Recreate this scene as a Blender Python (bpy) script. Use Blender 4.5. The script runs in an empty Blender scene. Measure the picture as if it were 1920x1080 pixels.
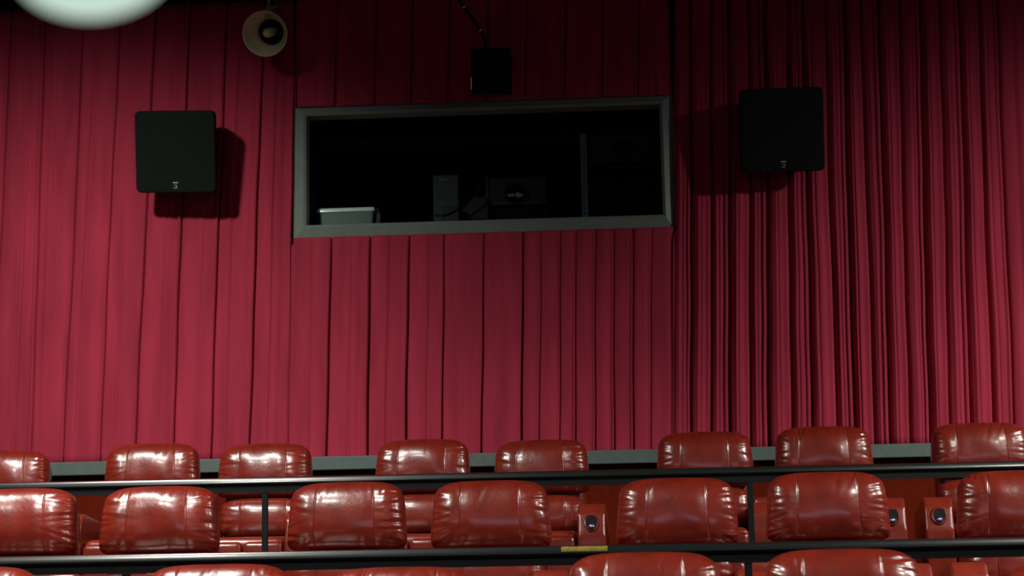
import bpy, bmesh, math, random
import numpy as np
from mathutils import Vector, Matrix, Euler
PI = math.pi
R = math.radians
S = bpy.context.scene
C = S.collection

# ------------------------------------------------------------------ camera
F = 3000.0
EYE = Vector((0, 0, 1.55))
YAW, PITCH, ROLL = R(3.0), R(8.8), R(-1.12)
MROT = Matrix.Rotation(YAW, 3, 'Z') @ Matrix.Rotation(PI/2 + PITCH, 3, 'X') @ Matrix.Rotation(ROLL, 3, 'Z')

def at(px, py, Y):
    """point of the plane y=Y seen at a pixel of the photograph"""
    d = MROT @ Vector(((px-960)/F, -(py-540)/F, -1))
    return EYE + d * (Y / d.y)

def project(p):
    q = MROT.transposed() @ (Vector(p) - EYE)
    return 960 + F*q.x/-q.z, 540 - F*q.y/-q.z

cam_d = bpy.data.cameras.new('camera')
cam = bpy.data.objects.new('camera', cam_d)
C.objects.link(cam)
cam.matrix_world = Matrix.Translation(EYE) @ MROT.to_4x4()
cam_d.sensor_width = 36
cam_d.lens = F/1920*36
cam_d.clip_start = 0.02
cam_d.dof.use_dof = True
cam_d.dof.focus_distance = 9.5
cam_d.dof.aperture_fstop = 2.4
S.camera = cam

# ------------------------------------------------------------------ materials
def mat(name, col, rough=0.5, metal=0.0, coat=0.0, spec=0.5, noise=0.0, nscale=20.0, bump=0.0, bscale=200.0,
        sheen=0.0, emit=None, es=0.0, stretch=None, coat_rough=0.1):
    m = bpy.data.materials.new(name)
    m.use_nodes = True
    nt = m.node_tree
    b = nt.nodes['Principled BSDF']
    b.inputs['Base Color'].default_value = (*col, 1)
    b.inputs['Roughness'].default_value = rough
    b.inputs['Metallic'].default_value = metal
    b.inputs['Coat Weight'].default_value = coat
    b.inputs['Coat Roughness'].default_value = coat_rough
    b.inputs['Specular IOR Level'].default_value = spec
    b.inputs['Sheen Weight'].default_value = sheen
    if emit:
        b.inputs['Emission Color'].default_value = (*emit, 1)
        b.inputs['Emission Strength'].default_value = es
    tc = nt.nodes.new('ShaderNodeTexCoord')
    mp = nt.nodes.new('ShaderNodeMapping')
    nt.links.new(tc.outputs['Object'], mp.inputs['Vector'])
    if stretch:
        mp.inputs['Scale'].default_value = stretch
    if noise:
        n = nt.nodes.new('ShaderNodeTexNoise')
        n.inputs['Scale'].default_value = nscale
        n.inputs['Detail'].default_value = 5
        r = nt.nodes.new('ShaderNodeMapRange')
        r.inputs['From Min'].default_value = 0.3
        r.inputs['From Max'].default_value = 0.7
        r.inputs['To Min'].default_value = 1-noise
        r.inputs['To Max'].default_value = 1+noise
        mx = nt.nodes.new('ShaderNodeMix')
        mx.data_type = 'RGBA'
        mx.blend_type = 'MULTIPLY'
        mx.inputs['Factor'].default_value = 1
        mx.inputs['A'].default_value = (*col, 1)
        nt.links.new(mp.outputs['Vector'], n.inputs['Vector'])
        nt.links.new(n.outputs['Fac'], r.inputs['Value'])
        nt.links.new(r.outputs['Result'], mx.inputs['B'])
        nt.links.new(mx.outputs['Result'], b.inputs['Base Color'])
    if bump:
        n2 = nt.nodes.new('ShaderNodeTexNoise')
        n2.inputs['Scale'].default_value = bscale
        n2.inputs['Detail'].default_value = 4
        bp = nt.nodes.new('ShaderNodeBump')
        bp.inputs['Strength'].default_value = bump
        bp.inputs['Distance'].default_value = 0.004
        nt.links.new(mp.outputs['Vector'], n2.inputs['Vector'])
        nt.links.new(n2.outputs['Fac'], bp.inputs['Height'])
        nt.links.new(bp.outputs['Normal'], b.inputs['Normal'])
    return m

M = {}
M['drape'] = mat('crimson_cloth', (.37, .032, .062), .9, noise=.16, nscale=9, bump=.25, bscale=500, sheen=.0, spec=.12, stretch=(1, 1, .12))
M['leather'] = mat('oxblood_leather', (.17, .014, .006), .30, noise=.22, nscale=7, bump=.25, bscale=40, spec=.7, coat=.6, coat_rough=.15)
M['leather_side'] = mat('oxblood_leather_panels', (.17, .015, .006), .34, noise=.2, nscale=8, bump=.25, bscale=60, spec=.6, coat=.4, coat_rough=.2)
M['thread'] = mat('seam_thread', (.42, .10, .035), .6)
M['rail'] = mat('black_rail_paint', (.006, .009, .008), .3, spec=.5, coat=.6, coat_rough=.14)
M['rail_glint'] = mat('painted_yellow_glint', (.20, .15, .022), .4, noise=.35, nscale=60)  # base colour imitates a warm light reflected on the handrail
M['post'] = mat('black_post_paint', (.004, .006, .006), .6, spec=.2)
M['trim'] = mat('grey_green_paint', (.088, .125, .112), .55, noise=.08, nscale=14)
M['frame'] = mat('grey_frame_paint', (.165, .215, .178), .5, noise=.06, nscale=14)
M['wainscot'] = mat('rust_carpet_wall', (.125, .012, .004), .95, noise=.15, nscale=40, bump=.4, bscale=300, spec=.05)
M['wall'] = mat('dark_wall_paint', (.03, .012, .014), .9, spec=.1)
M['black_wall'] = mat('black_wall_paint', (.006, .006, .006), .95, spec=.05)
M['ceil'] = mat('black_ceiling_paint', (.006, .006, .007), .95, spec=.05)
M['floor'] = mat('dark_carpet', (.018, .010, .010), .95, noise=.2, nscale=30, spec=.05)
M['spk'] = mat('speaker_cabinet_black', (.006, .008, .006), .6, bump=.15, bscale=300, spec=.3)
M['grille'] = mat('speaker_grille_cloth', (.006, .010, .007), .85, bump=.5, bscale=700, spec=.15)
M['black'] = mat('matte_black', (.004, .004, .005), .7, spec=.2)
M['badge'] = mat('badge_silver', (.55, .56, .50), .35, metal=.3)
M['badge_dim'] = mat('badge_dull', (.16, .17, .12), .5)
M['horn'] = mat('beige_horn_enamel', (.80, .78, .48), .5, noise=.06, nscale=12)
M['horn_metal'] = mat('beige_bracket_enamel', (.26, .25, .12), .5)
M['chrome'] = mat('bright_metal', (.6, .6, .55), .25, metal=1)
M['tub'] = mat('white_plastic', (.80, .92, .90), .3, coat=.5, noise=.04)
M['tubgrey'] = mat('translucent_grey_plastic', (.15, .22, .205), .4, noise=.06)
M['tower'] = mat('beige_green_case', (.045, .068, .052), .6)
M['towertext'] = mat('case_lettering', (.40, .42, .38), .6)
M['cable'] = mat('black_cable', (.004, .004, .004), .5)
M['panel'] = mat('dark_green_panel', (.012, .020, .016), .6)
M['proj'] = mat('projector_black', (.0035, .0045, .004), .5)
M['projline'] = mat('projector_trim', (.03, .045, .038), .5)
M['label'] = mat('pale_lens_label', (.40, .47, .42), .5)
M['rackrail'] = mat('zinc_rack_rail', (.30, .38, .33), .5)
M['rackpanel'] = mat('rack_panel_grey', (.010, .013, .011), .6)
M['steel'] = mat('blue_steel', (.16, .14, .22), .22, metal=.85)
M['led'] = mat('violet_led', (.2, .15, .5), .4, emit=(.35, .2, 1), es=.9)
M['led_dim'] = mat('pale_led', (.4, .35, .5), .3, emit=(.6, .5, .75), es=.25)
M['glass_globe'] = mat('lit_opal_glass', (.8, .85, .8), .4, emit=(.76, 1.0, .84), es=.72)
M['screen'] = mat('cinema_screen', (.6, .6, .62), .9)

def glass_mat():
    m = bpy.data.materials.new('port_glass')
    m.use_nodes = True
    nt = m.node_tree
    nt.nodes.remove(nt.nodes['Principled BSDF'])
    out = nt.nodes['Material Output']
    t = nt.nodes.new('ShaderNodeBsdfTransparent')
    t.inputs['Color'].default_value = (.93, .95, .94, 1)
    g = nt.nodes.new('ShaderNodeBsdfGlossy')
    g.inputs['Roughness'].default_value = .03
    f = nt.nodes.new('ShaderNodeFresnel')
    f.inputs['IOR'].default_value = 1.45
    mx = nt.nodes.new('ShaderNodeMixShader')
    nt.links.new(f.outputs['Fac'], mx.inputs['Fac'])
    nt.links.new(t.outputs[0], mx.inputs[1])
    nt.links.new(g.outputs[0], mx.inputs[2])
    nt.links.new(mx.outputs[0], out.inputs['Surface'])
    return m
M['glass'] = glass_mat()

# ------------------------------------------------------------------ helpers
def link_mesh(name, me, m, parent=None, loc=None, rot=None, smooth=False, angle=40):
    o = bpy.data.objects.new(name, me)
    C.objects.link(o)
    if m is not None and not me.materials:
        me.materials.append(M[m] if isinstance(m, str) else m)
    if parent is not None:
        o.parent = parent
    if loc is not None:
        o.location = loc
    if rot is not None:
        o.rotation_euler = rot
    if smooth:
        me.shade_smooth()
        if angle < 180:
            bm = bmesh.new()
            bm.from_mesh(me)
            for e in bm.edges:
                if len(e.link_faces) == 2 and e.calc_face_angle(0) > R(angle):
                    e.smooth = False
            bm.to_mesh(me)
            bm.free()
    return o

def obj(name, bm, m, parent=None, loc=None, rot=None, smooth=False, angle=40):
    me = bpy.data.meshes.new(name)
    bmesh.ops.recalc_face_normals(bm, faces=bm.faces)
    bm.to_mesh(me)
    bm.free()
    return link_mesh(name, me, m, parent, loc, rot, smooth, angle)

def tag(o, label=None, cat=None, group=None, kind=None):
    if label: o['label'] = label
    if cat: o['category'] = cat
    if group: o['group'] = group
    if kind: o['kind'] = kind
    return o

def thing(name, label, cat, loc=(0, 0, 0), rot=(0, 0, 0), group=None):
    o = bpy.data.objects.new(name, None)
    C.objects.link(o)
    o.location = loc
    o.rotation_euler = rot
    o.empty_display_size = .1
    return tag(o, label, cat, group)

def add_box(bm, x0, x1, y0, y1, z0, z1, bevel=0, seg=3, mtx=None):
    vs = [bm.verts.new((x, y, z)) for x in (x0, x1) for y in (y0, y1) for z in (z0, z1)]
    fs = [(0, 1, 3, 2), (4, 6, 7, 5), (0, 4, 5, 1), (2, 3, 7, 6), (0, 2, 6, 4), (1, 5, 7, 3)]
    faces = [bm.faces.new([vs[i] for i in f]) for f in fs]
    geo = list(vs)
    if bevel:
        es = list({e for f in faces for e in f.edges})
        r = bmesh.ops.bevel(bm, geom=es, offset=bevel, segments=seg, profile=.5, affect='EDGES')
        geo = list({v for f in r['faces'] for v in f.verts} | {v for v in geo if v.is_valid})
    if mtx is not None:
        bmesh.ops.transform(bm, matrix=mtx, verts=geo)
    return geo

def add_tube(bm, pts, r, n=10, cap=True):
    pts = [Vector(p) for p in pts]
    rings = []
    up = Vector((0, 0, 1))
    for i, p in enumerate(pts):
        t = (pts[min(i+1, len(pts)-1)] - pts[max(i-1, 0)]).normalized()
        a = up.cross(t)
        if a.length < 1e-3:
            a = Vector((1, 0, 0)).cross(t)
        a.normalize()
        b = t.cross(a)
        rr = r[i] if isinstance(r, (list, tuple)) else r
        rings.append([bm.verts.new(p + a*math.cos(2*PI*k/n)*rr + b*math.sin(2*PI*k/n)*rr) for k in range(n)])
    for A, B in zip(rings, rings[1:]):
        for k in range(n):
            bm.faces.new((A[k], A[(k+1) % n], B[(k+1) % n], B[k]))
    if cap:
        bm.faces.new(rings[0])
        bm.faces.new(rings[-1])

def add_lathe(bm, prof, n=48, axis='Y'):
    """prof: list of (r, h); axis Y: h runs along +y"""
    rings = []
    for r, h in prof:
        if r < 1e-5:
            rings.append([bm.verts.new((0, h, 0) if axis == 'Y' else (0, 0, h))])
        else:
            ring = []
            for k in range(n):
                a = 2*PI*k/n
                ring.append(bm.verts.new((r*math.cos(a), h, r*math.sin(a)) if axis == 'Y' else (r*math.cos(a), r*math.sin(a), h)))
            rings.append(ring)
    for A, B in zip(rings, rings[1:]):
        for k in range(n):
            k2 = (k+1) % n
            if len(A) == 1 and len(B) == 1: continue
            if len(A) == 1: bm.faces.new((A[0], B[k], B[k2]))
            elif len(B) == 1: bm.faces.new((A[k], A[k2], B[0]))
            else: bm.faces.new((A[k], A[k2], B[k2], B[k]))

def add_prism(bm, poly, x0, x1, bevel=0, seg=3):
    """poly: (y,z) outline extruded along x"""
    a = [bm.verts.new((x0, y, z)) for y, z in poly]
    b = [bm.verts.new((x1, y, z)) for y, z in poly]
    fs = [bm.faces.new(a), bm.faces.new(list(reversed(b)))]
    n = len(poly)
    for i in range(n):
        fs.append(bm.faces.new((a[i], b[i], b[(i+1) % n], a[(i+1) % n])))
    if bevel:
        es = list({e for f in fs for e in f.edges})
        bmesh.ops.bevel(bm, geom=es, offset=bevel, segments=seg, profile=.6, affect='EDGES')

def text_mesh(name, body, size, m, parent, loc, rot, extrude=.001, sx=1.0):
    cu = bpy.data.curves.new(name, 'FONT')
    cu.body = body
    cu.size = size
    cu.align_x = 'CENTER'
    cu.align_y = 'CENTER'
    cu.extrude = extrude
    tmp = bpy.data.objects.new('tmp', cu)
    C.objects.link(tmp)
    dg = bpy.context.evaluated_depsgraph_get()
    me = bpy.data.meshes.new_from_object(tmp.evaluated_get(dg))
    bpy.data.objects.remove(tmp)
    me.name = name
    me.materials.clear()
    o = link_mesh(name, me, m, parent, loc, rot)
    o.scale = (sx, 1, 1)
    return o

# ------------------------------------------------------------------ shell of the auditorium
XL, XR = -7.6, 8.4
YW = 12.75            # face of the back wall
ZC = at(400, 6, 12.6).z        # ceiling height
ROWY = {1: 6.9, 2: 9.0, 3: 11.2}
TIER = {1: .38, 2: .75, 3: 1.12}
RAILY = {1: 7.62, 2: 9.72}

def struct(name, bm, m, parent=None):
    o = obj(name, bm, m, parent)
    if parent is None:
        o['kind'] = 'structure'
    return o

bm = bmesh.new()
prof = [(-14.5, -.3), (-14.5, 0), (5.35, 0), (5.35, .38), (7.45, .38), (7.45, .75), (9.55, .75), (9.55, 1.12), (YW+.2, 1.12), (YW+.2, -.3)]
add_prism(bm, prof, XL-.2, XR+.2)
struct('floor', bm, 'floor')
bm = bmesh.new(); add_box(bm, XL-.2, XR+.2, -14.5, YW+.2, ZC, ZC+.2); struct('ceiling', bm, 'ceil')
bm = bmesh.new(); add_box(bm, XL-.2, XL, -14.5, YW+.2, 0, ZC); struct('wall_left', bm, 'wall')
bm = bmesh.new(); add_box(bm, XR, XR+.2, -14.5, YW+.2, 0, ZC); struct('wall_right', bm, 'wall')
bm = bmesh.new(); add_box(bm, XL-.2, XR+.2, -14.7, -14.5, 0, ZC); struct('wall_front', bm, 'wall')

# window opening numbers (frame outline measured on the wall plane)
YF = YW - .14         # front face of frame
fx0 = at(549, 324, YF).x; fx1 = at(1266, 302, YF).x
fz1 = at(907, 184, YF).z; fz0 = at(907, 443, YF).z
BW = .112
ox0, ox1, oz0, oz1 = fx0+BW, fx1-BW, fz0+BW+.02, fz1-BW+.01

TZ1 = at(960, 848, 12.5).z      # grey ledge top
TZ0 = at(960, 873.5, 12.5).z
bm = bmesh.new()
for b in ((XL, ox0, TZ1, ZC), (ox1, XR, TZ1, ZC), (ox0, ox1, TZ1, oz0), (ox0, ox1, oz1, ZC)):
    add_box(bm, b[0], b[1], YW, YW+.2, b[2], b[3])
struct('wall_back', bm, 'wall')
bm = bmesh.new(); add_box(bm, XL, XR, YW-.06, YW+.2, 1.12, TZ0+.01)
struct('wall_back_lower', bm, 'wainscot')
bm = bmesh.new(); add_box(bm, XL, XR, 12.5, YW+.2, TZ0, TZ1, .006, 2)
struct('trim_1', bm, 'trim')

# ------------------------------------------------------------------ pleated wall drapes
rng = np.random.default_rng(7)
YD = 12.60   # nominal cloth plane

def drape(name, creases, px_y_top, px_y_bot, z0, z1, label, soft, seed, xl=None, xr=None, taper_top=0.0, fold=.012):
    """creases: (px at y=130, px at y=790, depth, width). Panels lie between neighbouring creases."""
    r = np.random.default_rng(seed)
    nz = 46
    zs = np.linspace(z0, z1, nz)
    # crease x at every height
    X = []
    for (a, b, d, w) in creases:
        pa, pb = at(a, 130, YD), at(b, 790, YD)
        t = (zs - pb.z)/(pa.z - pb.z)
        x = pb.x + (pa.x-pb.x)*t
        x = x + .004*np.sin(zs*r.uniform(1.2, 2.6)+r.uniform(0, 6)) + .002*np.sin(zs*r.uniform(4, 7)+r.uniform(0, 6))
        X.append(x)
    n = len(creases)
    s_in = np.array([0.5])
    cols = []      # each: (x array, depth array)
    for i in range(n):
        d, w = creases[i][2], creases[i][3]
        tt = (zs-z0)/(z1-z0)
        env = 1 - taper_top*tt**1.5
        env = env*(1 + .12*np.sin(zs*1.7+i))
        # crease notch: lip, throat, bottom, throat, lip
        lip = .010 + .012*r.random()
        cols.append((X[i]-w*1.6, lip*env))
        cols.append((X[i]-w*.55, (lip*1.15)*env))
        cols.append((X[i]-w*.30, -d*.55*env))
        cols.append((X[i]+w*.02, -d*env))
        cols.append((X[i]+w*.32, -d*.6*env))
        cols.append((X[i]+w*.55, -.002*env))
        if i < n-1:
            W = float(np.mean(X[i+1]-X[i]))
            k = 22
            ss = np.linspace(0.06, .94, k)
            ph = r.uniform(0, 6, 4)
            c1, c2 = r.uniform(.35, .7), r.uniform(.15, .9)
            a1, a2 = fold*r.uniform(.5, 1.4), fold*r.uniform(0.1, .9)
            for s in ss:
                base = (.012 if soft < 2 else .024)*math.sin(PI*s)**.7
                g = base + fold*.35*np.sin(2*PI*s*1.0+ph[0]+zs*.15)*math.sin(PI*s)
                # soft inner folds that wander a little with height
                cc1 = c1 + .03*np.sin(zs*.8+ph[1])
                cc2 = c2 + .03*np.sin(zs*1.1+ph[2])
                if soft > 1 and W < .2:
                    g = g - .010*np.exp(-((s-cc1)/(.012/W))**2) + .007*np.exp(-((s-cc1+.16)/(.02/W))**2)
                if W > .2:
                    k1, k2 = .013/W, .020/W
                    g = g - a1*1.6*np.exp(-((s-cc1)/k1)**2) + a1*.8*np.exp(-((s-cc1+.1)/k2)**2)
                    g = g - a2*1.2*np.exp(-((s-cc2)/k2)**2)
                    g = g + .003*np.sin(2*PI*s*2.1+ph[3]+zs*.3)
                x = X[i]+w*.6 + (X[i+1]-X[i]-w*2.2)*s
                cols.append((x, g*(.55+.45*env)))
    nc = len(cols)
    verts, faces = [], []
    for j in range(nz):
        for x, g in cols:
            xx = float(x[j])
            if zs[j] > fz0-.02:      # beside the window frame the cloth stops at the frame
                if xl is not None: xx = max(xx, xl)
                if xr is not None: xx = min(xx, xr)
            gg = float(g[j]) if hasattr(g, '__len__') else float(g)
            verts.append((xx, YD-gg, float(zs[j])))
    for j in range(nz-1):
        for i in range(nc-1):
            a = j*nc+i
            faces.append((a, a+1, a+nc+1, a+nc))
    me = bpy.data.meshes.new(name)
    me.from_pydata(verts, [], faces)
    o = link_mesh(name, me, 'drape', smooth=True, angle=180)
    sol = o.modifiers.new('cloth', 'SOLIDIFY')
    sol.thickness = .0015
    sol.offset = -1
    tag(o, label, 'curtain', 'pleated crimson wall curtains')
    return o

L = [(-395, -440), (-325, -370), (-255, -298), (-185, -226), (-118, -155), (-52, -84), (17, -16), (83, 60), (153, 122), (221, 190), (287, 256), (351, 327), (421, 397), (492, 469)]
cl = []
for a, b in L:
    d, w = (.035, .012)
    if b >= 122: d, w = .045, .011
    if b >= 256: d, w = .065, .016
    cl.append((a, b, d, w))
cl.append((552, 541, .015, .006))
drape('wall_curtain', cl, 0, 0, TZ1-.02, ZC, 'brightly lit crimson pleated curtain left of the booth window, behind the left loudspeaker', 1, 3, fold=.010, xr=fx0+.012)
B = [(549, 541, .015, .006), (627, 614, .08, .017), (702, 689, .09, .019), (773, 762, .09, .018), (838, 828, .07, .013), (910, 903, .07, .015),
     (982, 979, .10, .020), (1017, 1011, .02, .008), (1052, 1049, .04, .010), (1082, 1078, .035, .010), (1118, 1116, .035, .009), (1152, 1151, .035, .009),
     (1188, 1187, .07, .013), (1222, 1221, .02, .008), (1266, 1263, .015, .006)]
drape('wall_curtain', B, 0, 0, TZ1-.02, fz0+.03, 'crimson pleated curtain hanging directly below the booth window', 1, 5, xl=fx0+.012, xr=fx1-.012, taper_top=.75, fold=.007)
T = [(556, 541, .015, .006), (630, 614, .06, .016), (703, 689, .06, .016), (772, 762, .06, .015), (840, 828, .05, .014), (912, 903, .05, .014), (985, 979, .05, .014),
     (1058, 1049, .05, .014), (1128, 1121, .05, .014), (1196, 1190, .05, .014), (1266, 1263, .05, .012)]
drape('wall_curtain', T, 0, 0, fz1-.03, ZC, 'shadowed strip of crimson curtain above the booth window', 1, 9, xl=fx0+.012, xr=fx1-.012, fold=.009)
RR = [(1266, 1264, 0.015, 0.006), (1295, 1297, 0.120, 0.027), (1333, 1335, 0.090, 0.023), (1366, 1370, 0.130, 0.030), (1404, 1409, 0.070, 0.022), (1436, 1443, 0.150, 0.035), (1478, 1486, 0.080, 0.027), (1508, 1525, 0.150, 0.032), (1550, 1570, 0.070, 0.024),
      (1586, 1603, 0.150, 0.035), (1618, 1640, 0.070, 0.024), (1651, 1670, 0.140, 0.032), (1688, 1706, 0.070, 0.024), (1728, 1745, 0.140, 0.032), (1765, 1782, 0.060, 0.022), (1802, 1821, 0.120, 0.027), (1838, 1862, 0.050, 0.019), (1873, 1901, 0.090, 0.020), (1945, 1975, 0.070, 0.020), (2017, 2050, 0.070, 0.020),
      (2090, 2125, 0.070, 0.020), (2165, 2200, 0.070, 0.020), (2240, 2280, 0.070, 0.020), (2315, 2360, 0.070, 0.020), (2390, 2440, 0.070, 0.020)]
drape('wall_curtain', RR, 0, 0, TZ1-.02, ZC, 'crimson curtain with deep folds right of the booth window, behind the right loudspeaker', 2, 12, fold=.007, xl=fx1-.012)

# ------------------------------------------------------------------ booth window frame, glass and booth room
def ring_frame(bm, outer, inner, y_outer, y_inner, y_back):
    """mitred frame: outer front edge at y_outer, inner front edge at y_inner, returns to y_back"""
    def loop(b, y):
        x0, x1, z0, z1 = b
        return [bm.verts.new(p) for p in ((x0, y, z0), (x1, y, z0), (x1, y, z1), (x0, y, z1))]
    x0, x1, z0, z1 = outer
    i0, i1, j0, j1 = inner
    e = .022
    Ls = [loop(outer, y_back), loop(outer, y_outer), loop((x0+e, x1-e, z0+e, z1-e), y_outer-.012),
          loop((i0-e, i1+e, j0-e, j1+e), y_inner-.004), loop(inner, y_inner+.008), loop(inner, y_back)]
    for A, Bq in zip(Ls, Ls[1:]):
        for k in range(4):
            bm.faces.new((A[k], A[(k+1) % 4], Bq[(k+1) % 4], Bq[k]))
bm = bmesh.new()
ring_frame(bm, (fx0, fx1, fz0, fz1), (ox0, ox1, oz0, oz1), YF+.022, YF-.012, YW+.2)
win = struct('window_1', bm, 'frame')
bm = bmesh.new()
gv = [bm.verts.new(v) for y0 in (0, .006) for v in ((ox0, YW-.025+y0, oz0+.002), (ox1, YW-.025+y0, oz0+.002), (ox1, YW+.185+y0, oz1), (ox0, YW+.185+y0, oz1))]
for f in ((0, 1, 2, 3), (7, 6, 5, 4), (0, 4, 5, 1), (1, 5, 6, 2), (2, 6, 7, 3), (3, 7, 4, 0)):
    bm.faces.new([gv[i] for i in f])
obj('window_glass', bm, 'glass', win)
bm = bmesh.new(); add_box(bm, ox0, ox1, YW-.05, YW-.027, oz0, oz0+.012)
obj('window_bead', bm, 'frame', win)
bm = bmesh.new(); add_box(bm, ox0+.0, ox1-.0, YW+.05, YW+.36, oz0-.01, oz0+.012, .003, 1)
obj('window_sill', bm, 'frame', win)

BF = 3.0
bm = bmesh.new()
bx0, bx1, by1, bz1 = ox0-.9, ox1+.9, 16.2, 6.2
add_box(bm, bx0-.1, bx0, YW+.2, by1, BF, bz1)
add_box(bm, bx1, bx1+.1, YW+.2, by1, BF, bz1)
add_box(bm, bx0-.1, bx1+.1, by1, by1+.1, BF, bz1)
struct('wall_booth', bm, 'black_wall')
bm = bmesh.new(); add_box(bm, bx0-.1, bx1+.1, YW+.2, by1+.1, BF-.1, BF); struct('floor_booth', bm, 'black_wall')
bm = bmesh.new(); add_box(bm, bx0-.1, bx1+.1, YW+.2, by1+.1, bz1, bz1+.1); struct('ceiling_booth', bm, 'black_wall')

# counter inside the booth, just under the sight line
CT = oz0 - .03
t = thing('booth_counter', 'black counter inside the projection booth, below the window opening', 'counter', (0, 0, BF))
bm = bmesh.new(); add_box(bm, ox0-.3, at(1070, 400, 13.6).x, YW+.45, 14.9, CT-BF-.04, CT-BF, .005, 1); obj('worktop', bm, 'black', t)
for xx in (ox0-.25, at(1060, 400, 13.6).x-.05):
    bm = bmesh.new(); add_box(bm, xx, xx+.04, YW+.5, 14.8, 0, CT-BF-.04); obj('leg', bm, 'black', t)

# white tub on the sill
SZ = oz0+.012
c = at(652, 400, YW+.20)
t = thing('storage_tub', 'pale white plastic tub with a bright rim on the booth sill, lower left window corner', 'tub', (c.x, YW+.205, SZ), (0, 0, R(0)))
s = 12.95/F
w_top, w_bot, ht = 112*s, 102*s, 39*s
bm = bmesh.new()
def tub_loop(w, d, z, n=6, rr=.02, dx=0):
    pts = []
    for cx, cy, a0 in ((w/2-rr, d/2-rr, 0), (-w/2+rr, d/2-rr, 90), (-w/2+rr, -d/2+rr, 180), (w/2-rr, -d/2+rr, 270)):
        for k in range(n):
            a = R(a0+90*k/(n-1))
            pts.append((cx+rr*math.cos(a)+dx, cy+rr*math.sin(a), z))
    return [bm.verts.new(p) for p in pts]
ls = [tub_loop(w_bot, .20, .0), tub_loop(w_top-.02, .24, ht*.86), tub_loop(w_top-.035, .225, ht*.86), tub_loop(w_bot-.02, .19, .008)]
for A, Bq in zip(ls, ls[1:]):
    for k in range(len(A)):
        bm.faces.new((A[k], A[(k+1) % len(A)], Bq[(k+1) % len(A)], Bq[k]))
bm.faces.new(ls[0]); bm.faces.new(ls[-1])
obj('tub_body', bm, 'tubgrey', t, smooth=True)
bm = bmesh.new()
ls = [tub_loop(w_top-.022, .236, ht*.80), tub_loop(w_top, .262, ht*.82), tub_loop(w_top+.002, .264, ht*.96), tub_loop(w_top-.008, .255, ht), tub_loop(w_top-.035, .226, ht), tub_loop(w_top-.035, .226, ht*.8)]
for A, Bq in zip(ls, ls[1:]+ls[:1]):
    for k in range(len(A)):
        bm.faces.new((A[k], A[(k+1) % len(A)], Bq[(k+1) % len(A)], Bq[k]))
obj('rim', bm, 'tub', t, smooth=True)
bm = bmesh.new(); add_box(bm, -.075, -.045, -.03, .0, ht*.9, ht+.018, .008, 2); obj('lid_knob', bm, 'tubgrey', t)
bm = bmesh.new(); add_box(bm, -.018, .002, -.125, -.10, .012, .026, .003, 1, Matrix.Rotation(R(0), 4, 'Y')); obj('latch', bm, 'badge', t)
# folded flap leaning on the tub's right side
bm = bmesh.new()
pa = at(704, 391, YW+.2); pb = at(714.5, 407, YW+.2); pc = at(700, 411.5, YW+.2)
for yy in (YW+.14, YW+.30):
    pass
vs = [bm.verts.new((x, y, z)) for y in (YW+.13, YW+.29) for x, z in ((pa.x+.022, pa.z), (pb.x+.004, pb.z), (pb.x-.006, SZ), (pc.x+.03, SZ))]
for f in ((0, 1, 2, 3), (7, 6, 5, 4), (0, 4, 5, 1), (1, 5, 6, 2), (2, 6, 7, 3), (3, 7, 4, 0)):
    bm.faces.new([vs[i] for i in f])
obj('plastic_wedge', bm, 'panel', None)
tag(bpy.data.objects['plastic_wedge'], 'dull green wedge standing against the right end of the white tub', 'wedge')

def box_at(name, x0, y0, x1, y1, Y, depth, m, parent=None, bevel=.006, base=None):
    """real box whose front face fills the given pixels at distance Y; base: z of what it stands on"""
    a, b = at(x0, (y0+y1)/2, Y), at(x1, (y0+y1)/2, Y)
    zt, zb = at((x0+x1)/2, y0, Y).z, at((x0+x1)/2, y1, Y).z
    if base is not None: zb = base
    bm = bmesh.new()
    add_box(bm, a.x, b.x, Y, Y+depth, zb, zt, bevel, 2)
    return obj(name, bm, m, parent)

# computer tower on the counter
t = thing('equipment_case', 'grey-green upright case with small pale lettering, left of the projector in the booth', 'case', (0, 0, 0))
box_at('case_body', 812, 328, 860, 408, 13.5, .34, 'tower', t, base=CT)
p = at(831, 337, 13.497)
text_mesh('lettering', 'SAFE', .034, 'towertext', t, (p.x, 13.497, p.z), (PI/2, 0, 0))
t = thing('power_adapter', 'small black box with a cable in front of the upright grey-green case', 'adapter', (0, 0, 0))
box_at('adapter_body', 829, 386, 861, 405, 13.32, .12, 'cable', t, base=CT)
bm = bmesh.new()
add_tube(bm, [at(x, y, 13.31) for x, y in ((815, 402), (819, 405), (828, 405), (842, 401), (860, 391), (872, 382), (884, 373), (893, 362), (900, 350))], .008, 8)
obj('cable', bm, 'cable', t, smooth=True)
t = thing('leaning_board', 'dark green angled board between the upright case and the projector', 'board')
bm = bmesh.new()
pts = [at(x, y, 13.47) for x, y in ((863, 398), (890, 369), (912, 369), (916, 410), (863, 410))]
a = [bm.verts.new(v) for v in pts]
b = [bm.verts.new(v+Vector((0, .04, 0))) for v in pts]
bm.faces.new(a); bm.faces.new(list(reversed(b)))
for k in range(5): bm.faces.new((a[k], b[k], b[(k+1) % 5], a[(k+1) % 5]))
obj('board', bm, 'panel', t)

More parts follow.
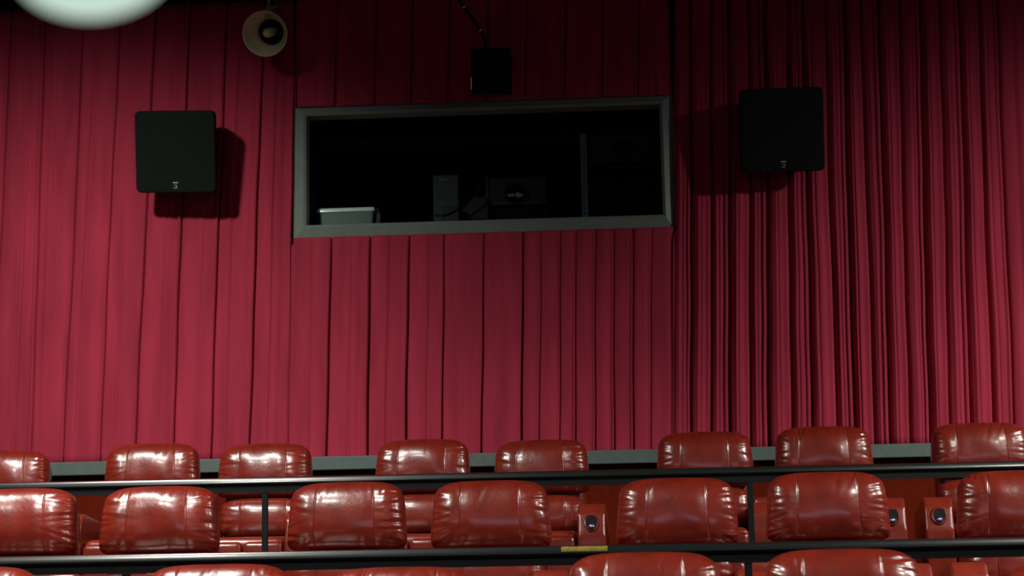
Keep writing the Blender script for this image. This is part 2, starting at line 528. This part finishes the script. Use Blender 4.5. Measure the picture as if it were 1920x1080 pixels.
# projector
t = thing('projector', 'large black projector with a pale mark at its lens, middle of the booth window', 'projector')
box_at('housing', 914, 330, 1026, 386, 13.55, .9, 'proj', t, .015)
box_at('base_unit', 916, 388, 1030, 408, 13.6, .8, 'black', t, .01, base=CT)
box_at('side_trim', 911, 332, 915.5, 378, 13.53, .03, 'projline', t, .003)
box_at('front_lip', 918, 377, 1016, 383, 13.53, .03, 'projline', t, .003)
pc_ = at(964, 362, 13.5)
bm = bmesh.new(); add_lathe(bm, [(.0, .02), (.055, .02), (.06, 0), (.075, 0), (.08, .02), (.08, .12)], 32); obj('lens_barrel', bm, 'black', t, (pc_.x, 13.45, pc_.z), smooth=True)
box_at('lens_label', 952, 363.5, 965, 368.5, 13.44, .008, 'label', t, .002)
bm = bmesh.new()
pts = [at(x, y, 13.44) for x, y in ((967, 362), (971.5, 361), (981, 365), (981, 367.5), (974, 369.5), (970.5, 370.5), (967, 368))]
a = [bm.verts.new(v) for v in pts]; b = [bm.verts.new(v+Vector((0, .01, 0))) for v in pts]
bm.faces.new(a); bm.faces.new(list(reversed(b)))
for k in range(7): bm.faces.new((a[k], b[k], b[(k+1) % 7], a[(k+1) % 7]))
obj('lens_knob', bm, 'label', t)
bm = bmesh.new(); add_tube(bm, [at(x, y, 13.445) for x, y in ((949, 352.5), (956, 352), (962, 354.5), (967, 357.5))], .003, 6); obj('wire', bm, 'projline', t)

# equipment rack at the right
t = thing('equipment_rack', 'equipment rack with pale perforated rail at the right end of the booth window', 'rack', (0, 0, BF))
YR = 13.35
a, b = at(1088.5, 300, YR), at(1100.5, 300, YR)
zt = at(1094, 251, YR).z
bm = bmesh.new(); add_box(bm, a.x, b.x, YR, YR+.03, 0, zt-BF); rail_o = obj('rack_rail', bm, 'rackrail', t)
hb = bmesh.new(); add_box(hb, -.007, .007, -.002, .001, -.006, .006)
h0 = obj('punched_hole', hb, 'black', rail_o)
for k in range(34):
    q = at(1095.5, 262 + 8.6*k, YR-.001)
    if q.z < BF+.2: break
    ho = h0 if k == 0 else h0.copy()
    if k: C.objects.link(ho)
    ho.location = (q.x, YR, q.z-BF)
b2 = at(1228, 300, YR)
bm = bmesh.new(); add_box(bm, b2.x, b2.x+.04, YR, YR+.03, 0, zt-BF); obj('rack_rail', bm, 'proj', t)
pn = at(1165, 275, YR-.02)
za, zb_ = at(1165, 253, YR-.02).z-BF, at(1165, 305, YR-.02).z-BF
xa, xb = at(1106, 280, YR-.02).x, at(1226, 280, YR-.02).x
bm = bmesh.new(); add_box(bm, xa, xb, YR-.02, YR+.4, zb_, za, .004, 1); amp = obj('rack_unit', bm, 'rackpanel', t)
q = at(1168, 277, YR-.03)
bm = bmesh.new(); add_lathe(bm, [(0, 0), (.088, 0), (.094, .006), (.094, .01)], 32); obj('fan_grille', bm, 'black', amp, (q.x, YR-.03, q.z-BF), smooth=True)
for x0, y0, x1, y1 in ((1159, 273.5, 1166, 273), (1172, 274, 1180, 275), (1157, 285, 1161, 288)):
    bm = bmesh.new()
    add_tube(bm, [at(x0, y0, YR-.034)-Vector((0, 0, BF)), at(x1, y1, YR-.034)-Vector((0, 0, BF))], .0025, 6)
    obj('guard_wire', bm, 'rackpanel', amp)
zz = at(1165, 314, YR).z-BF
bm = bmesh.new(); add_box(bm, xa-.02, xb, YR-.02, YR+.4, zz-.008, zz); obj('rack_shelf', bm, 'proj', t)
bm = bmesh.new(); add_box(bm, xa-.02, xb, YR, YR+.5, 0, zz-.1); obj('rack_body', bm, 'black', t)
# pale duct near the booth ceiling on the left
t = box_at('ceiling_duct', 600, 226, 655, 234, 14.2, .3, 'panel', None, .01)
t.name = 'booth_duct'
tag(t, 'dim teal duct high in the booth, upper left corner of the window', 'duct')
hd = bmesh.new()
zt_, dx_ = at(627, 228, 14.2).z, at(627, 228, 14.2).x
for ddx in (-.08, .08):
    add_tube(hd, [(dx_+ddx, 14.35, zt_), (dx_+ddx, 14.35, bz1)], .006, 6)
obj('hanger_rod', hd, 'black', t)

# ------------------------------------------------------------------ loudspeakers
def speaker(px, py, Yf, size, tilt, yaw, label, roll=0):
    """cabinet hangs from a wall bracket; origin at the front face centre"""
    p = at(px, py, Yf)
    t = thing('wall_loudspeaker', label, 'loudspeaker', p, (R(tilt), R(roll), R(yaw)), 'pair of surround loudspeakers on the drape wall')
    h = size/2
    bm = bmesh.new()
    # grille: front slab with rounded corners
    vs = add_box(bm, -h, h, -.0, .05, -h, h)
    es = [e for e in bm.edges if abs((e.verts[0].co-e.verts[1].co).y) > .01]
    bmesh.ops.bevel(bm, geom=es, offset=.045, segments=6, profile=.5, affect='EDGES')
    fe = [e for e in bm.edges if abs(e.verts[0].co.y) < 1e-5 and abs(e.verts[1].co.y) < 1e-5]
    bmesh.ops.bevel(bm, geom=fe, offset=.016, segments=4, profile=.5, affect='EDGES')
    obj('grille', bm, 'grille', t, smooth=True, angle=50)
    bm = bmesh.new()
    f = [(-h+.006, .05, -h+.006), (h-.006, .05, -h+.006), (h-.006, .05, h-.006), (-h+.006, .05, h-.006)]
    k = [(-h*.72, .34, -h*.72), (h*.72, .34, -h*.72), (h*.72, .34, h*.9), (-h*.72, .34, h*.9)]
    A = [bm.verts.new(v) for v in f]; Bv = [bm.verts.new(v) for v in k]
    bm.faces.new(A); bm.faces.new(list(reversed(Bv)))
    for i in range(4): bm.faces.new((A[i], Bv[i], Bv[(i+1) % 4], A[(i+1) % 4]))
    bmesh.ops.bevel(bm, geom=[e for e in bm.edges], offset=.012, segments=2, profile=.5, affect='EDGES')
    obj('cabinet', bm, 'spk', t)
    # badge: bright bar over a square crest
    bm = bmesh.new(); add_box(bm, -.022, .022, -.004, .002, -h+.075, -h+.083, .002, 1); b = obj('badge', bm, 'badge', t)
    bm = bmesh.new()
    add_box(bm, -.014, .012, -.003, .002, -h+.058, -h+.064)
    add_box(bm, .002, .012, -.003, .002, -h+.040, -h+.060)
    add_box(bm, -.018, .016, -.003, .002, -h+.034, -h+.042)
    obj('badge_crest', bm, 'badge_dim', b)
    # bracket in local space reaches the wall
    L_ = (YW - Yf) + .0
    bm = bmesh.new()
    add_box(bm, -.05, .05, .33, .35, -.06, .14, .004, 1)
    inv = Euler((R(tilt), R(roll), R(yaw))).to_matrix().inverted()
    e0, e1 = Vector((0, .34, .05)), inv @ Vector((0, YW-.16-Yf, .12))
    if L_ > .5:
        add_tube(bm, [e0, (e0+e1)/2+Vector((0, 0, .02)), e1], .024, 10)
    obj('bracket', bm, 'spk', t)
    return t
speaker(328, 284.5, 12.12, 150*12.12/F*1.065, 13, -2, 'black square loudspeaker with silver badge on the left curtain, left of the booth window', 2)
speaker(1467, 243.5, 12.17, 155*12.17/F*1.035, 11, 3, 'unlit black square loudspeaker on the right curtain, right of the booth window', -1)

# horn loudspeaker
p = at(497, 63, 12.12)
t = thing('horn_loudspeaker', 'round beige horn loudspeaker hanging at the top edge above the booth window', 'horn speaker', p, (R(21), 0, R(-3)))
rh = 44.5*12.12/F
bm = bmesh.new()
add_lathe(bm, [(rh, 0), (rh*1.01, -.008), (rh*.975, -.012), (rh*.95, -.004), (rh*.93, .012), (rh*.87, .05), (rh*.78, .10), (rh*.66, .15), (rh*.56, .20), (rh*.52, .24), (rh*.52, .325),
               (rh*.56, .325), (rh*.58, .25), (rh*.72, .16), (rh*.84, .105), (rh*.92, .05), (rh*.97, .012), (rh, 0)], 64)
obj('bell', bm, 'horn', t, smooth=True, angle=60)
bm = bmesh.new()
add_lathe(bm, [(rh*.515, .17), (rh*.515, .30), (0, .30)], 48)
obj('throat_shade', bm, 'black', t, smooth=True, angle=60)  # black lining puts the shadow around the plug into colour
bm = bmesh.new()
add_lathe(bm, [(0, .03), (rh*.10, .033), (rh*.165, .044), (rh*.19, .065), (rh*.20, .10), (rh*.20, .32), (0, .32)], 48)
obj('centre_plug', bm, 'horn', t, smooth=True, angle=60)
bm = bmesh.new()
add_lathe(bm, [(0, .325), (rh*.5, .325), (rh*.52, .34), (rh*.52, .40), (rh*.45, .425), (0, .425)], 40)
obj('driver', bm, 'horn_metal', t, smooth=True)
bm = bmesh.new()
zc = ZC - p.z
add_box(bm, -.012, .055, .08, .17, rh*.7, rh*1.12, .006, 2)
add_tube(bm, [(.02, .12, rh*1.05), (.02, .12, (zc-.043)/.934)], .014, 10)
add_box(bm, .05, .085, .10, .13, rh*1.06, rh*1.16, .004, 1)
add_tube(bm, [(.0, .12, rh*1.11), (.09, .12, rh*1.13)], .008, 8)
add_box(bm, -.006, .05, .095, .15, rh*1.08, rh*1.19, .008, 2)
obj('bracket', bm, 'horn_metal', t)

# small black box on an arm over the window
p = at(921, 130, 12.25)
hw = 39*12.25/F; hh = 41*12.25/F
t = thing('emitter_box', 'small black box hanging on a thin arm just above the booth window', 'speaker', p, (R(6), R(1), R(2)))
bm = bmesh.new(); add_box(bm, -hw, hw, 0, .20, -hh, hh, .006, 2); obj('housing', bm, 'black', t)
bm = bmesh.new(); add_box(bm, -hw-.002, -hw+.004, -.006, .004, -hh+.006, -hh+.105, .001, 1); obj('edge_strip', bm, 'chrome', t)
inv = t.rotation_euler.to_matrix().inverted()
pts = [inv @ (at(x, y, 12.35)-p) for x, y in ((912, 92), (908, 72), (901, 57), (888, 38), (870, 14), (862, 2))]
top = inv @ (Vector((at(862, 2, 12.35).x, 12.35, ZC+.02)) - p)
bm = bmesh.new(); add_tube(bm, pts+[top], .012, 8); arm = obj('arm', bm, 'black', t, smooth=True)
for i in (2, 4):
    bm = bmesh.new(); bmesh.ops.create_icosphere(bm, subdivisions=2, radius=.011)
    obj('bolt', bm, 'horn', arm, pts[i]+Vector((0, -.014, 0)), smooth=True)

# ------------------------------------------------------------------ cushions
def cushion_mesh(name, w, h, tf, tb, seed, n=5.0, a=4.0, b=2.2, seams=(), side_w=9, side_amp=.010, top_w=6, top_amp=.005,
                 taper=.05, nu=84, nv=60, flat=0.0, side_len=.07):
    r = np.random.default_rng(seed)
    us = np.sin(np.linspace(-1, 1, nu)*PI/2)
    us = np.sign(us)*np.abs(us)**.92
    extra = []
    for s in seams:
        for d in (-.012, -.006, -.0025, 0, .0025, .006, .012):
            extra.append((s+d)/(w/2))
    us = np.unique(np.concatenate([us, extra]))
    vs = np.sin(np.linspace(-1, 1, nv)*PI/2)
    U, V = np.meshgrid(us, vs, indexing='ij')
    rr = np.maximum(np.abs(U), np.abs(V))
    n = np.where(V < 0, n*1.7, n)
    nn = (np.abs(U)**n + np.abs(V)**n)**(1/n)
    nn = np.where(nn < 1e-9, 1, nn)
    sc = np.where(rr > 1e-9, rr/nn, 1)
    # keep the middle unwarped so seams stay straight
    bl = rr**3
    sc = 1 + (sc-1)*bl
    x = U*sc*w/2
    z = V*sc*h/2
    z = z + .008*np.cos(U*PI*.5)*(V > 0)*V
    x = x*(1 - taper*V)
    F_ = np.clip(1-np.abs(U)**6, 0, 1)**(1/2.6) * np.clip(1-np.abs(V)**2.7, 0, 1)**(1/1.9)
    disp = np.zeros_like(x)
    de_side = w/2 - np.abs(U)*w/2
    ramp = np.clip(F_*1.6, 0, 1)
    for sgn in (-1, 1):
        m = (np.sign(U) == sgn)
        for k in range(side_w):
            zk = (-.45+.9*(k+.5)/side_w)*h + r.uniform(-.25, .25)*h/side_w
            Lk = side_len*r.uniform(.45, 1.5)
            sl = -zk/h*.35 + r.uniform(-.25, .25)
            sg = r.uniform(.006, .011)
            Ak = side_amp*r.uniform(.5, 1.3)
            dz = z - (zk + sl*de_side)
            disp += m*(-Ak*np.exp(-(dz/sg)**2) + .45*Ak*np.exp(-((dz-sg*1.9)/(sg*1.3))**2))*np.exp(-(de_side/Lk)**1.6)
    de_top = h/2 - V*h/2
    for k in range(top_w):
        xk = r.uniform(-.44, .44)*w
        Lk = .05*r.uniform(.5, 1.5)
        sl = r.uniform(-.5, .5)
        sg = r.uniform(.007, .013)
        Ak = top_amp*r.uniform(.4, 1.3)
        dx = x - (xk + sl*de_top)
        disp += (-Ak*np.exp(-(dx/sg)**2) + .5*Ak*np.exp(-((dx-sg*2)/(sg*1.4))**2))*np.exp(-(de_top/Lk)**1.6)
    de_bot = h/2 + V*h/2
    for k in range(4):
        xk = r.uniform(-.45, .45)*w
        disp += -top_amp*.8*np.exp(-((x-xk-.3*de_bot)/.010)**2)*np.exp(-(de_bot/.05)**1.6)
    # slow lumps
    for k in range(5):
        fx, fz, ph = r.uniform(5, 13), r.uniform(6, 14), r.uniform(0, 6)
        disp += .0016*np.sin(x*fx*2+z*fz+ph)
    for s in seams:
        disp += -.0045*np.exp(-((x/(1-taper*V)-s)/.0028)**2) - .005*np.exp(-((x-s)/.035)**2)
    yf = -tf*F_*(1-flat*np.exp(-(U*1.2)**2)*.0) - disp*ramp
    yb = tb*F_
    nu_, nv_ = U.shape
    verts = []
    idx = {}
    F1 = np.full((nu_, nv_), -1, int); B1 = np.full((nu_, nv_), -1, int)
    for i in range(nu_):
        for j in range(nv_):
            edge = i in (0, nu_-1) or j in (0, nv_-1)
            F1[i, j] = len(verts)
            verts.append((x[i, j], 0 if edge else yf[i, j], z[i, j]))
            if edge: B1[i, j] = F1[i, j]
    step = 3
    for i in range(1, nu_-1):
        for j in range(1, nv_-1):
            B1[i, j] = len(verts)
            verts.append((x[i, j], yb[i, j], z[i, j]))
    faces = []
    for i in range(nu_-1):
        for j in range(nv_-1):
            faces.append((F1[i, j], F1[i+1, j], F1[i+1, j+1], F1[i, j+1]))
            faces.append((B1[i, j], B1[i, j+1], B1[i+1, j+1], B1[i+1, j]))
    me = bpy.data.meshes.new(name)
    me.from_pydata(verts, [], faces)
    me.validate()
    me.shade_smooth()
    me.materials.append(M['leather'])
    return me

HW, HH = .655, .375
heads = [cushion_mesh('headrest', HW, HH, .125, .10, 20+i, seams=(-.165, .165), taper=.045, side_w=9, side_amp=.010, top_w=9, top_amp=.008, n=5.2) for i in range(6)]
lumbs = [cushion_mesh('lumbar_cushion', .60, .26, .10, .06, 40+i, seams=(-.15, .16), taper=.0, nu=56, nv=40, side_amp=.007, top_w=3) for i in range(3)]
seats = [cushion_mesh('seat_cushion', .53, .20, .10, .05, 60, seams=(), nu=40, nv=30)]

def proto_meshes():
    P = {}
    # seat block: rounded box
    bm = bmesh.new(); add_box(bm, -.265, .265, -.86, .06, .27, .455, .05, 5); P['seat_cushion'] = obj('seat_cushion', bm, 'leather_side', smooth=True, angle=180)
    bm = bmesh.new()
    add_box(bm, -.262, -.004, -.90, -.80, .05, .425, .035, 5)
    add_box(bm, .004, .262, -.90, -.80, .05, .425, .035, 5)
    P['footrest'] = obj('footrest', bm, 'leather_side', smooth=True, angle=180)
    bm = bmesh.new(); add_box(bm, -.30, .30, .02, .20, .22, 1.00, .06, 5); P['back_shell'] = obj('back_shell', bm, 'leather_side', smooth=True, angle=180)
    bm = bmesh.new(); add_box(bm, -.26, .26, -.80, .14, 0, .28, .01, 1); P['base_frame'] = obj('base_frame', bm, 'black')
    poly = [(.12, .03), (.12, .50), (.02, .53), (-.72, .625), (-.80, .618), (-.862, .56), (-.905, .42), (-.912, .30), (-.895, .03)]
    bm = bmesh.new(); add_prism(bm, poly, -.09, .09, .024, 4); P['armrest'] = obj('armrest', bm, 'leather_side', smooth=True, angle=35)
    # cup holder on the sloping nose of the armrest
    bm = bmesh.new()
    add_lathe(bm, [(.030, .010), (.036, .0), (.043, -.004), (.048, 0), (.048, .02)], 32)
    bmesh.ops.transform(bm, matrix=Matrix.Diagonal((1, 1, 1.25, 1)), verts=bm.verts)
    P['cup_holder'] = obj('cup_holder', bm, 'leather_side', smooth=True, angle=60)
    bm = bmesh.new(); add_lathe(bm, [(0, .006), (.037, .004)], 32)
    bmesh.ops.transform(bm, matrix=Matrix.Diagonal((1, 1, 1.25, 1)), verts=bm.verts)
    P['cup_well'] = obj('cup_well', bm, 'black', smooth=True)
    bm = bmesh.new(); add_lathe(bm, [(0, -.016), (.010, -.015), (.019, -.010), (.026, 0), (.028, .01)], 28); P['control_knob'] = obj('control_knob', bm, 'steel', smooth=True)
    bm = bmesh.new(); add_lathe(bm, [(0, -.0195), (.004, -.019), (.007, -.015)], 16); P['knob_light'] = obj('knob_light', bm, 'led_dim', smooth=True)
    P['knob_light_on'] = bpy.data.meshes.new_from_object(P['knob_light']); P['knob_light_on'].materials.clear(); P['knob_light_on'].materials.append(M['led'])
    return P
P = proto_meshes()
PM = {k: (v if isinstance(v, bpy.types.Mesh) else v.data) for k, v in P.items()}
for k, v in P.items():
    if isinstance(v, bpy.types.Object):
        bpy.data.objects.remove(v)

def child(name, me, parent, loc=(0, 0, 0), rot=(0, 0, 0), scale=None):
    o = bpy.data.objects.new(name, me)
    C.objects.link(o)
    o.parent = parent
    o.location = loc
    o.rotation_euler = rot
    if scale: o.scale = scale
    return o

def armrest(parent, sx, lit=False):
    a = child('armrest', PM['armrest'], parent, (sx, 0, 0))
    tl = R(-17)
    c_ = child('cup_holder', PM['cup_holder'], a, (0, -.888, .505), (tl, 0, 0))
    w_ = child('cup_well', PM['cup_well'], a, (0, -.892, .505), (tl, 0, 0))
    k_ = child('control_knob', PM['control_knob'], a, (0, -.897, .478), (tl, 0, 0))
    l_ = child('knob_light', PM['knob_light_on' if lit else 'knob_light'], a, (0, -.898, .478), (tl, 0, 0))
    return a

def recliner(row, px, topy, label, arm, i, lit=False, hs=1.0, tilt=-7):
    Y = ROWY[row]
    p = at(px, topy, Y-.03)
    fl = TIER[row]
    t = thing('recliner', label, 'recliner', (p.x, Y, fl), (0, 0, R(max(-8, min(6, -1.82*(p.x+1.29))))), 'red leather recliners')
    top = p.z - fl           # wanted height of the headrest top above the platform
    hz = top - HH/2*hs
    child('headrest', heads[i % len(heads)], t, (0, -.02, hz), (R(tilt), 0, R([0, 1.5, -1.2, .6, -1.8, 1][i % 6])), (hs, 1, hs))
    child('lumbar_cushion', lumbs[i % 3], t, (0, -.10, top-HH*hs-.14), (R(-6), 0, 0))
    child('seat_cushion', PM['seat_cushion'], t)
    child('footrest', PM['footrest'], t)
    sh = child('back_shell', PM['back_shell'], t, (0, 0, min(0, top-1.04)))
    child('base_frame', PM['base_frame'], t)
    armrest(t, -.365 if arm == 'L' else .365, lit)
    return t

def console(row, px, topy, label):
    Y = ROWY[row]
    p = at(px, topy, Y)
    t = thing('centre_console', label, 'armrest console', (p.x, Y, TIER[row]), (0, 0, R(max(-8, min(6, -1.82*(p.x+1.29))))), group='consoles between paired recliners')
    poly = [(.0, 0), (.0, .53), (-.72, .61), (-.80, .60), (-.85, .54), (-.875, .30), (-.87, 0)]
    bm = bmesh.new(); add_prism(bm, poly, -.10, .10, .022, 4); obj('console_body', bm, 'leather_side', t, smooth=True, angle=35)
    bm = bmesh.new(); add_box(bm, -.088, .088, -.62, -.12, .50, .62, .03, 3)
    bmesh.ops.transform(bm, matrix=Matrix.Rotation(R(-6), 4, 'X'), verts=bm.verts)
    obj('padded_lid', bm, 'leather_side', t, (0, 0, -.03), smooth=True)
    return t

# farthest row, left to right
O = ['leftmost', 'second', 'third', 'fourth', 'fifth', 'sixth', 'seventh', 'rightmost']
r3 = [(6, 846, 'R'), (287, 833, 'L'), (498, 833, 'R'), (792.5, 825, 'L'), (1014.5, 826, 'R'), (1320, 811, 'L'), (1542, 801, 'R'), (1835, 794, 'L')]
ex3 = ['cut by the left picture edge', 'broad shine right of its centre', 'deep crumples at its right end', 'bright spot at its left end', 'plain reddish top and lit ends',
       'headrest crumpled at both ends', 'lit cup holder knob on its right armrest', 'violet light glowing in its armrest']
for i, (x, y, a) in enumerate(r3):
    recliner(3, x, y, 'red recliner, %s headrest of the farthest row, %s' % (O[i] if i not in () else O[i], ex3[i]), a, i, lit=(i == 7))
for i, (x, lab) in enumerate(((392, 'between second and third recliners'), (903, 'between fourth and fifth recliners'), (1431, 'between sixth and seventh recliners'))):
    console(3, x, 900, 'red leather console in the farthest row, %s from the left' % lab)
# middle row
r2 = [(37, 918, 'L'), (301, 914, 'R'), (651, 906, 'L'), (919.5, 903, 'R'), (1267.5, 898, 'L'), (1548, 887, 'R'), (1907, 884, 'L')]
ex2 = ['shiny gathered top at left edge', 'strong white shine along its top', 'dark folds at its right side', 'smooth front with crumpled right side', 'wide pillow with bright upper corners',
       'the tallest pillow of this row', 'cut by the right picture edge']
for i, (x, y, a) in enumerate(r2):
    recliner(2, x, y, 'oxblood recliner, %s headrest of middle row, %s' % ((O[:6]+['rightmost'])[i], ex2[i]), a, i+2)
for x, lab in ((169, 'first and second'), (785, 'third and fourth'), (1408, 'fifth and sixth')):
    console(2, x, 960, 'red leather console in the middle row between the %s recliners' % lab)
# nearest row, only the tops of the pillows in view
r1 = [(-66, 1066, 'R'), (406, 1061, 'L'), (750, 1066, 'R'), (1207, 1038, 'L'), (1577, 1032, 'R'), (2030, 1056, 'L')]
ex1 = ['corner at the left picture edge', 'shiny top in front of the left rail post', 'low top between two shinier ones', 'high rounded top below the yellow rail glint', 'tallest rounded top of this row', 'sliver at the right picture edge']
for i, (x, y, a) in enumerate(r1):
    recliner(1, x, y, 'nearest row recliner, %s pillow top, %s' % (['leftmost', 'second', 'third', 'fourth', 'fifth', 'rightmost'][i], ex1[i]), a, i+4, hs=1.0, tilt=-10)

# ------------------------------------------------------------------ guard rails
def guard_rail(key, pts, posts, label):
    Y = RAILY[key]
    fl = TIER[key+1]
    zs = [at(x, y, Y).z for x, y in pts]
    z = sum(zs)/len(zs)
    t = thing('guard_rail', label, 'railing', (0, Y, fl), group='black guard rails between the rows')
    x0, x1 = XL+.05, XR-.05
    bm = bmesh.new()
    # handrail: rounded cap leaning slightly towards the front
    poly = [(-.022, -.040), (-.027, -.030), (-.024, -.012), (-.015, .0), (0, .005), (.020, .002), (.028, -.010), (.028, -.038)]
    add_prism(bm, [(y, zz+z-fl) for y, zz in poly], x0, x1)
    obj('handrail', bm, 'rail', t, smooth=True, angle=30)
    bm = bmesh.new(); add_box(bm, x0, x1, -.010, .012, z-fl-.086, z-fl-.038)
    obj('flat_bar', bm, 'post', t)
    for px_ in posts:
        x = at(px_, 960 if key == 2 else 1060, Y).x
        pm = bmesh.new()
        w = .0165
        add_box(pm, x-w, x+w, -.016, .016, 0, z-fl-.084)
        po = obj('post', pm, 'post', t)
        bm = bmesh.new(); add_box(bm, x-.09, x+.09, -.018, .018, z-fl-.090, z-fl-.084); obj('top_plate', bm, 'post', po)
        bm = bmesh.new(); add_box(bm, x-.05, x+.05, -.05, .05, 0, .008); obj('foot_plate', bm, 'post', po)
    return t
guard_rail(2, [(0, 908), (500, 897.5), (960, 887), (1500, 874), (1900, 863)], [-414, 497, 1408, 2319], 'black guard rail with one bright reflection, running in front of the farthest row')
gr = guard_rail(1, [(0, 1046), (320, 1037.5), (840, 1029), (1100, 1023), (1900, 1012)], [-929, 237, 1403, 2569], 'black guard rail with a short painted yellow glint, running in front of the middle row')
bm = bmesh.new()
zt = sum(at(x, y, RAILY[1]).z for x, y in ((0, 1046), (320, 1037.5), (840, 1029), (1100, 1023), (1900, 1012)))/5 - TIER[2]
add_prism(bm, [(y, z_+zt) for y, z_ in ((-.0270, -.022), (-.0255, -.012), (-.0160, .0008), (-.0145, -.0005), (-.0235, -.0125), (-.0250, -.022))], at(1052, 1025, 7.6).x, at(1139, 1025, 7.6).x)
obj('painted_yellow_glint', bm, 'rail_glint', gr)  # strip painted as a warm lamp's glint on the handrail

# ------------------------------------------------------------------ hanging globe lamp close to the camera
dirv = MROT @ Vector(((175-960)/F, -(-66-540)/F, -1))
gp = EYE + dirv*1.25
rg = 90/F*1.25
t = thing('globe_lamp', 'glowing out-of-focus white oval lamp at the top left corner', 'lamp', gp)
bm = bmesh.new(); bmesh.ops.create_uvsphere(bm, u_segments=48, v_segments=24, radius=rg)
bmesh.ops.transform(bm, matrix=Matrix.Rotation(R(-9), 4, 'Y') @ Matrix.Diagonal((1.62, 1.62, 1, 1)), verts=bm.verts)
obj('globe', bm, 'glass_globe', t, smooth=True, angle=180)
bm = bmesh.new(); add_tube(bm, [(0, 0, rg*.9), (0, 0, ZC-gp.z)], .006, 8); obj('stem', bm, 'black', t)
bm = bmesh.new(); add_lathe(bm, [(0, rg*1.15), (.03, rg*1.15), (.035, rg*.92), (0, rg*.92)], 24, 'Z'); obj('lamp_cap', bm, 'black', t)
bm = bmesh.new(); add_lathe(bm, [(0, ZC-gp.z-.03), (.05, ZC-gp.z-.03), (.06, ZC-gp.z), (0, ZC-gp.z)], 24, 'Z'); obj('ceiling_plate', bm, 'black', t)

# ------------------------------------------------------------------ cinema screen behind the camera
t = thing('cinema_screen', 'wide cinema screen facing the rows', 'screen', (0.5, -14.3, 1.0))
bm = bmesh.new(); add_box(bm, -5.5, 5.5, -.02, 0, 0, 4.2); obj('screen_surface', bm, 'screen', t)
bm = bmesh.new()
for b in ((-5.65, -5.5, 0, 4.2), (5.5, 5.65, 0, 4.2), (-5.65, 5.65, -.15, 0), (-5.65, 5.65, 4.2, 4.35)):
    add_box(bm, b[0], b[1], -.05, .02, b[2], b[3])
obj('screen_border', bm, 'black', t)

# ------------------------------------------------------------------ light
def area(name, loc, power, size, col=(1, 1, 1), rot=(0, 0, 0), shape='DISK', sy=None):
    l = bpy.data.lights.new(name, 'AREA')
    l.energy = power
    l.shape = shape
    l.size = size
    if sy: l.size_y = sy
    l.color = col
    o = bpy.data.objects.new(name, l)
    C.objects.link(o)
    o.location = loc
    o.rotation_euler = rot
    return o
LW = (1.0, .98, .90)
def spot(name, loc, target, power, cone, blend, radius=.16):
    l = bpy.data.lights.new(name, 'SPOT')
    l.energy = power
    l.spot_size = R(cone)
    l.spot_blend = blend
    l.shadow_soft_size = radius
    l.color = LW
    o = bpy.data.objects.new(name, l)
    C.objects.link(o)
    o.location = loc
    o.rotation_euler = (Vector(target)-Vector(loc)).to_track_quat('-Z', 'Y').to_euler()
    return o
spot('wall_washer_left', (-4.0, 7.75, ZC-.15), (-4.41, 12.82, -.1), 1050, 102.4, 1)
spot('wall_washer_right', (6.98, 6.61, ZC-.15), (5.77, 9.37, -.67), 2950, 132.3, 1)
area('house_light_left_front', (-3.6, 3.6, ZC-.05), 270, .75, LW).data.spread = R(146)
area('house_light_right_front', (4.4, 3.6, ZC-.05), 200, .75, LW).data.spread = R(146)
area('house_light_left_middle', (-3.1, 6.4, ZC-.05), 190, .6, LW).data.spread = R(136)
area('house_light_right_middle', (5.2, 6.0, ZC-.05), 90, .6, LW).data.spread = R(136)
area('screen_glow', (0.5, -14.0, 3.1), 120, 10.0, (.80, .78, 1.0), (R(90), 0, 0), 'RECTANGLE', 4.0)
w = bpy.data.worlds.new('world')
S.world = w
w.use_nodes = True
w.node_tree.nodes['Background'].inputs['Color'].default_value = (0, 0, 0, 1)

S.view_settings.view_transform = 'Standard'
S.view_settings.look = 'None'
S.view_settings.exposure = 0
S.view_settings.gamma = 1
S.view_settings.use_curve_mapping = False
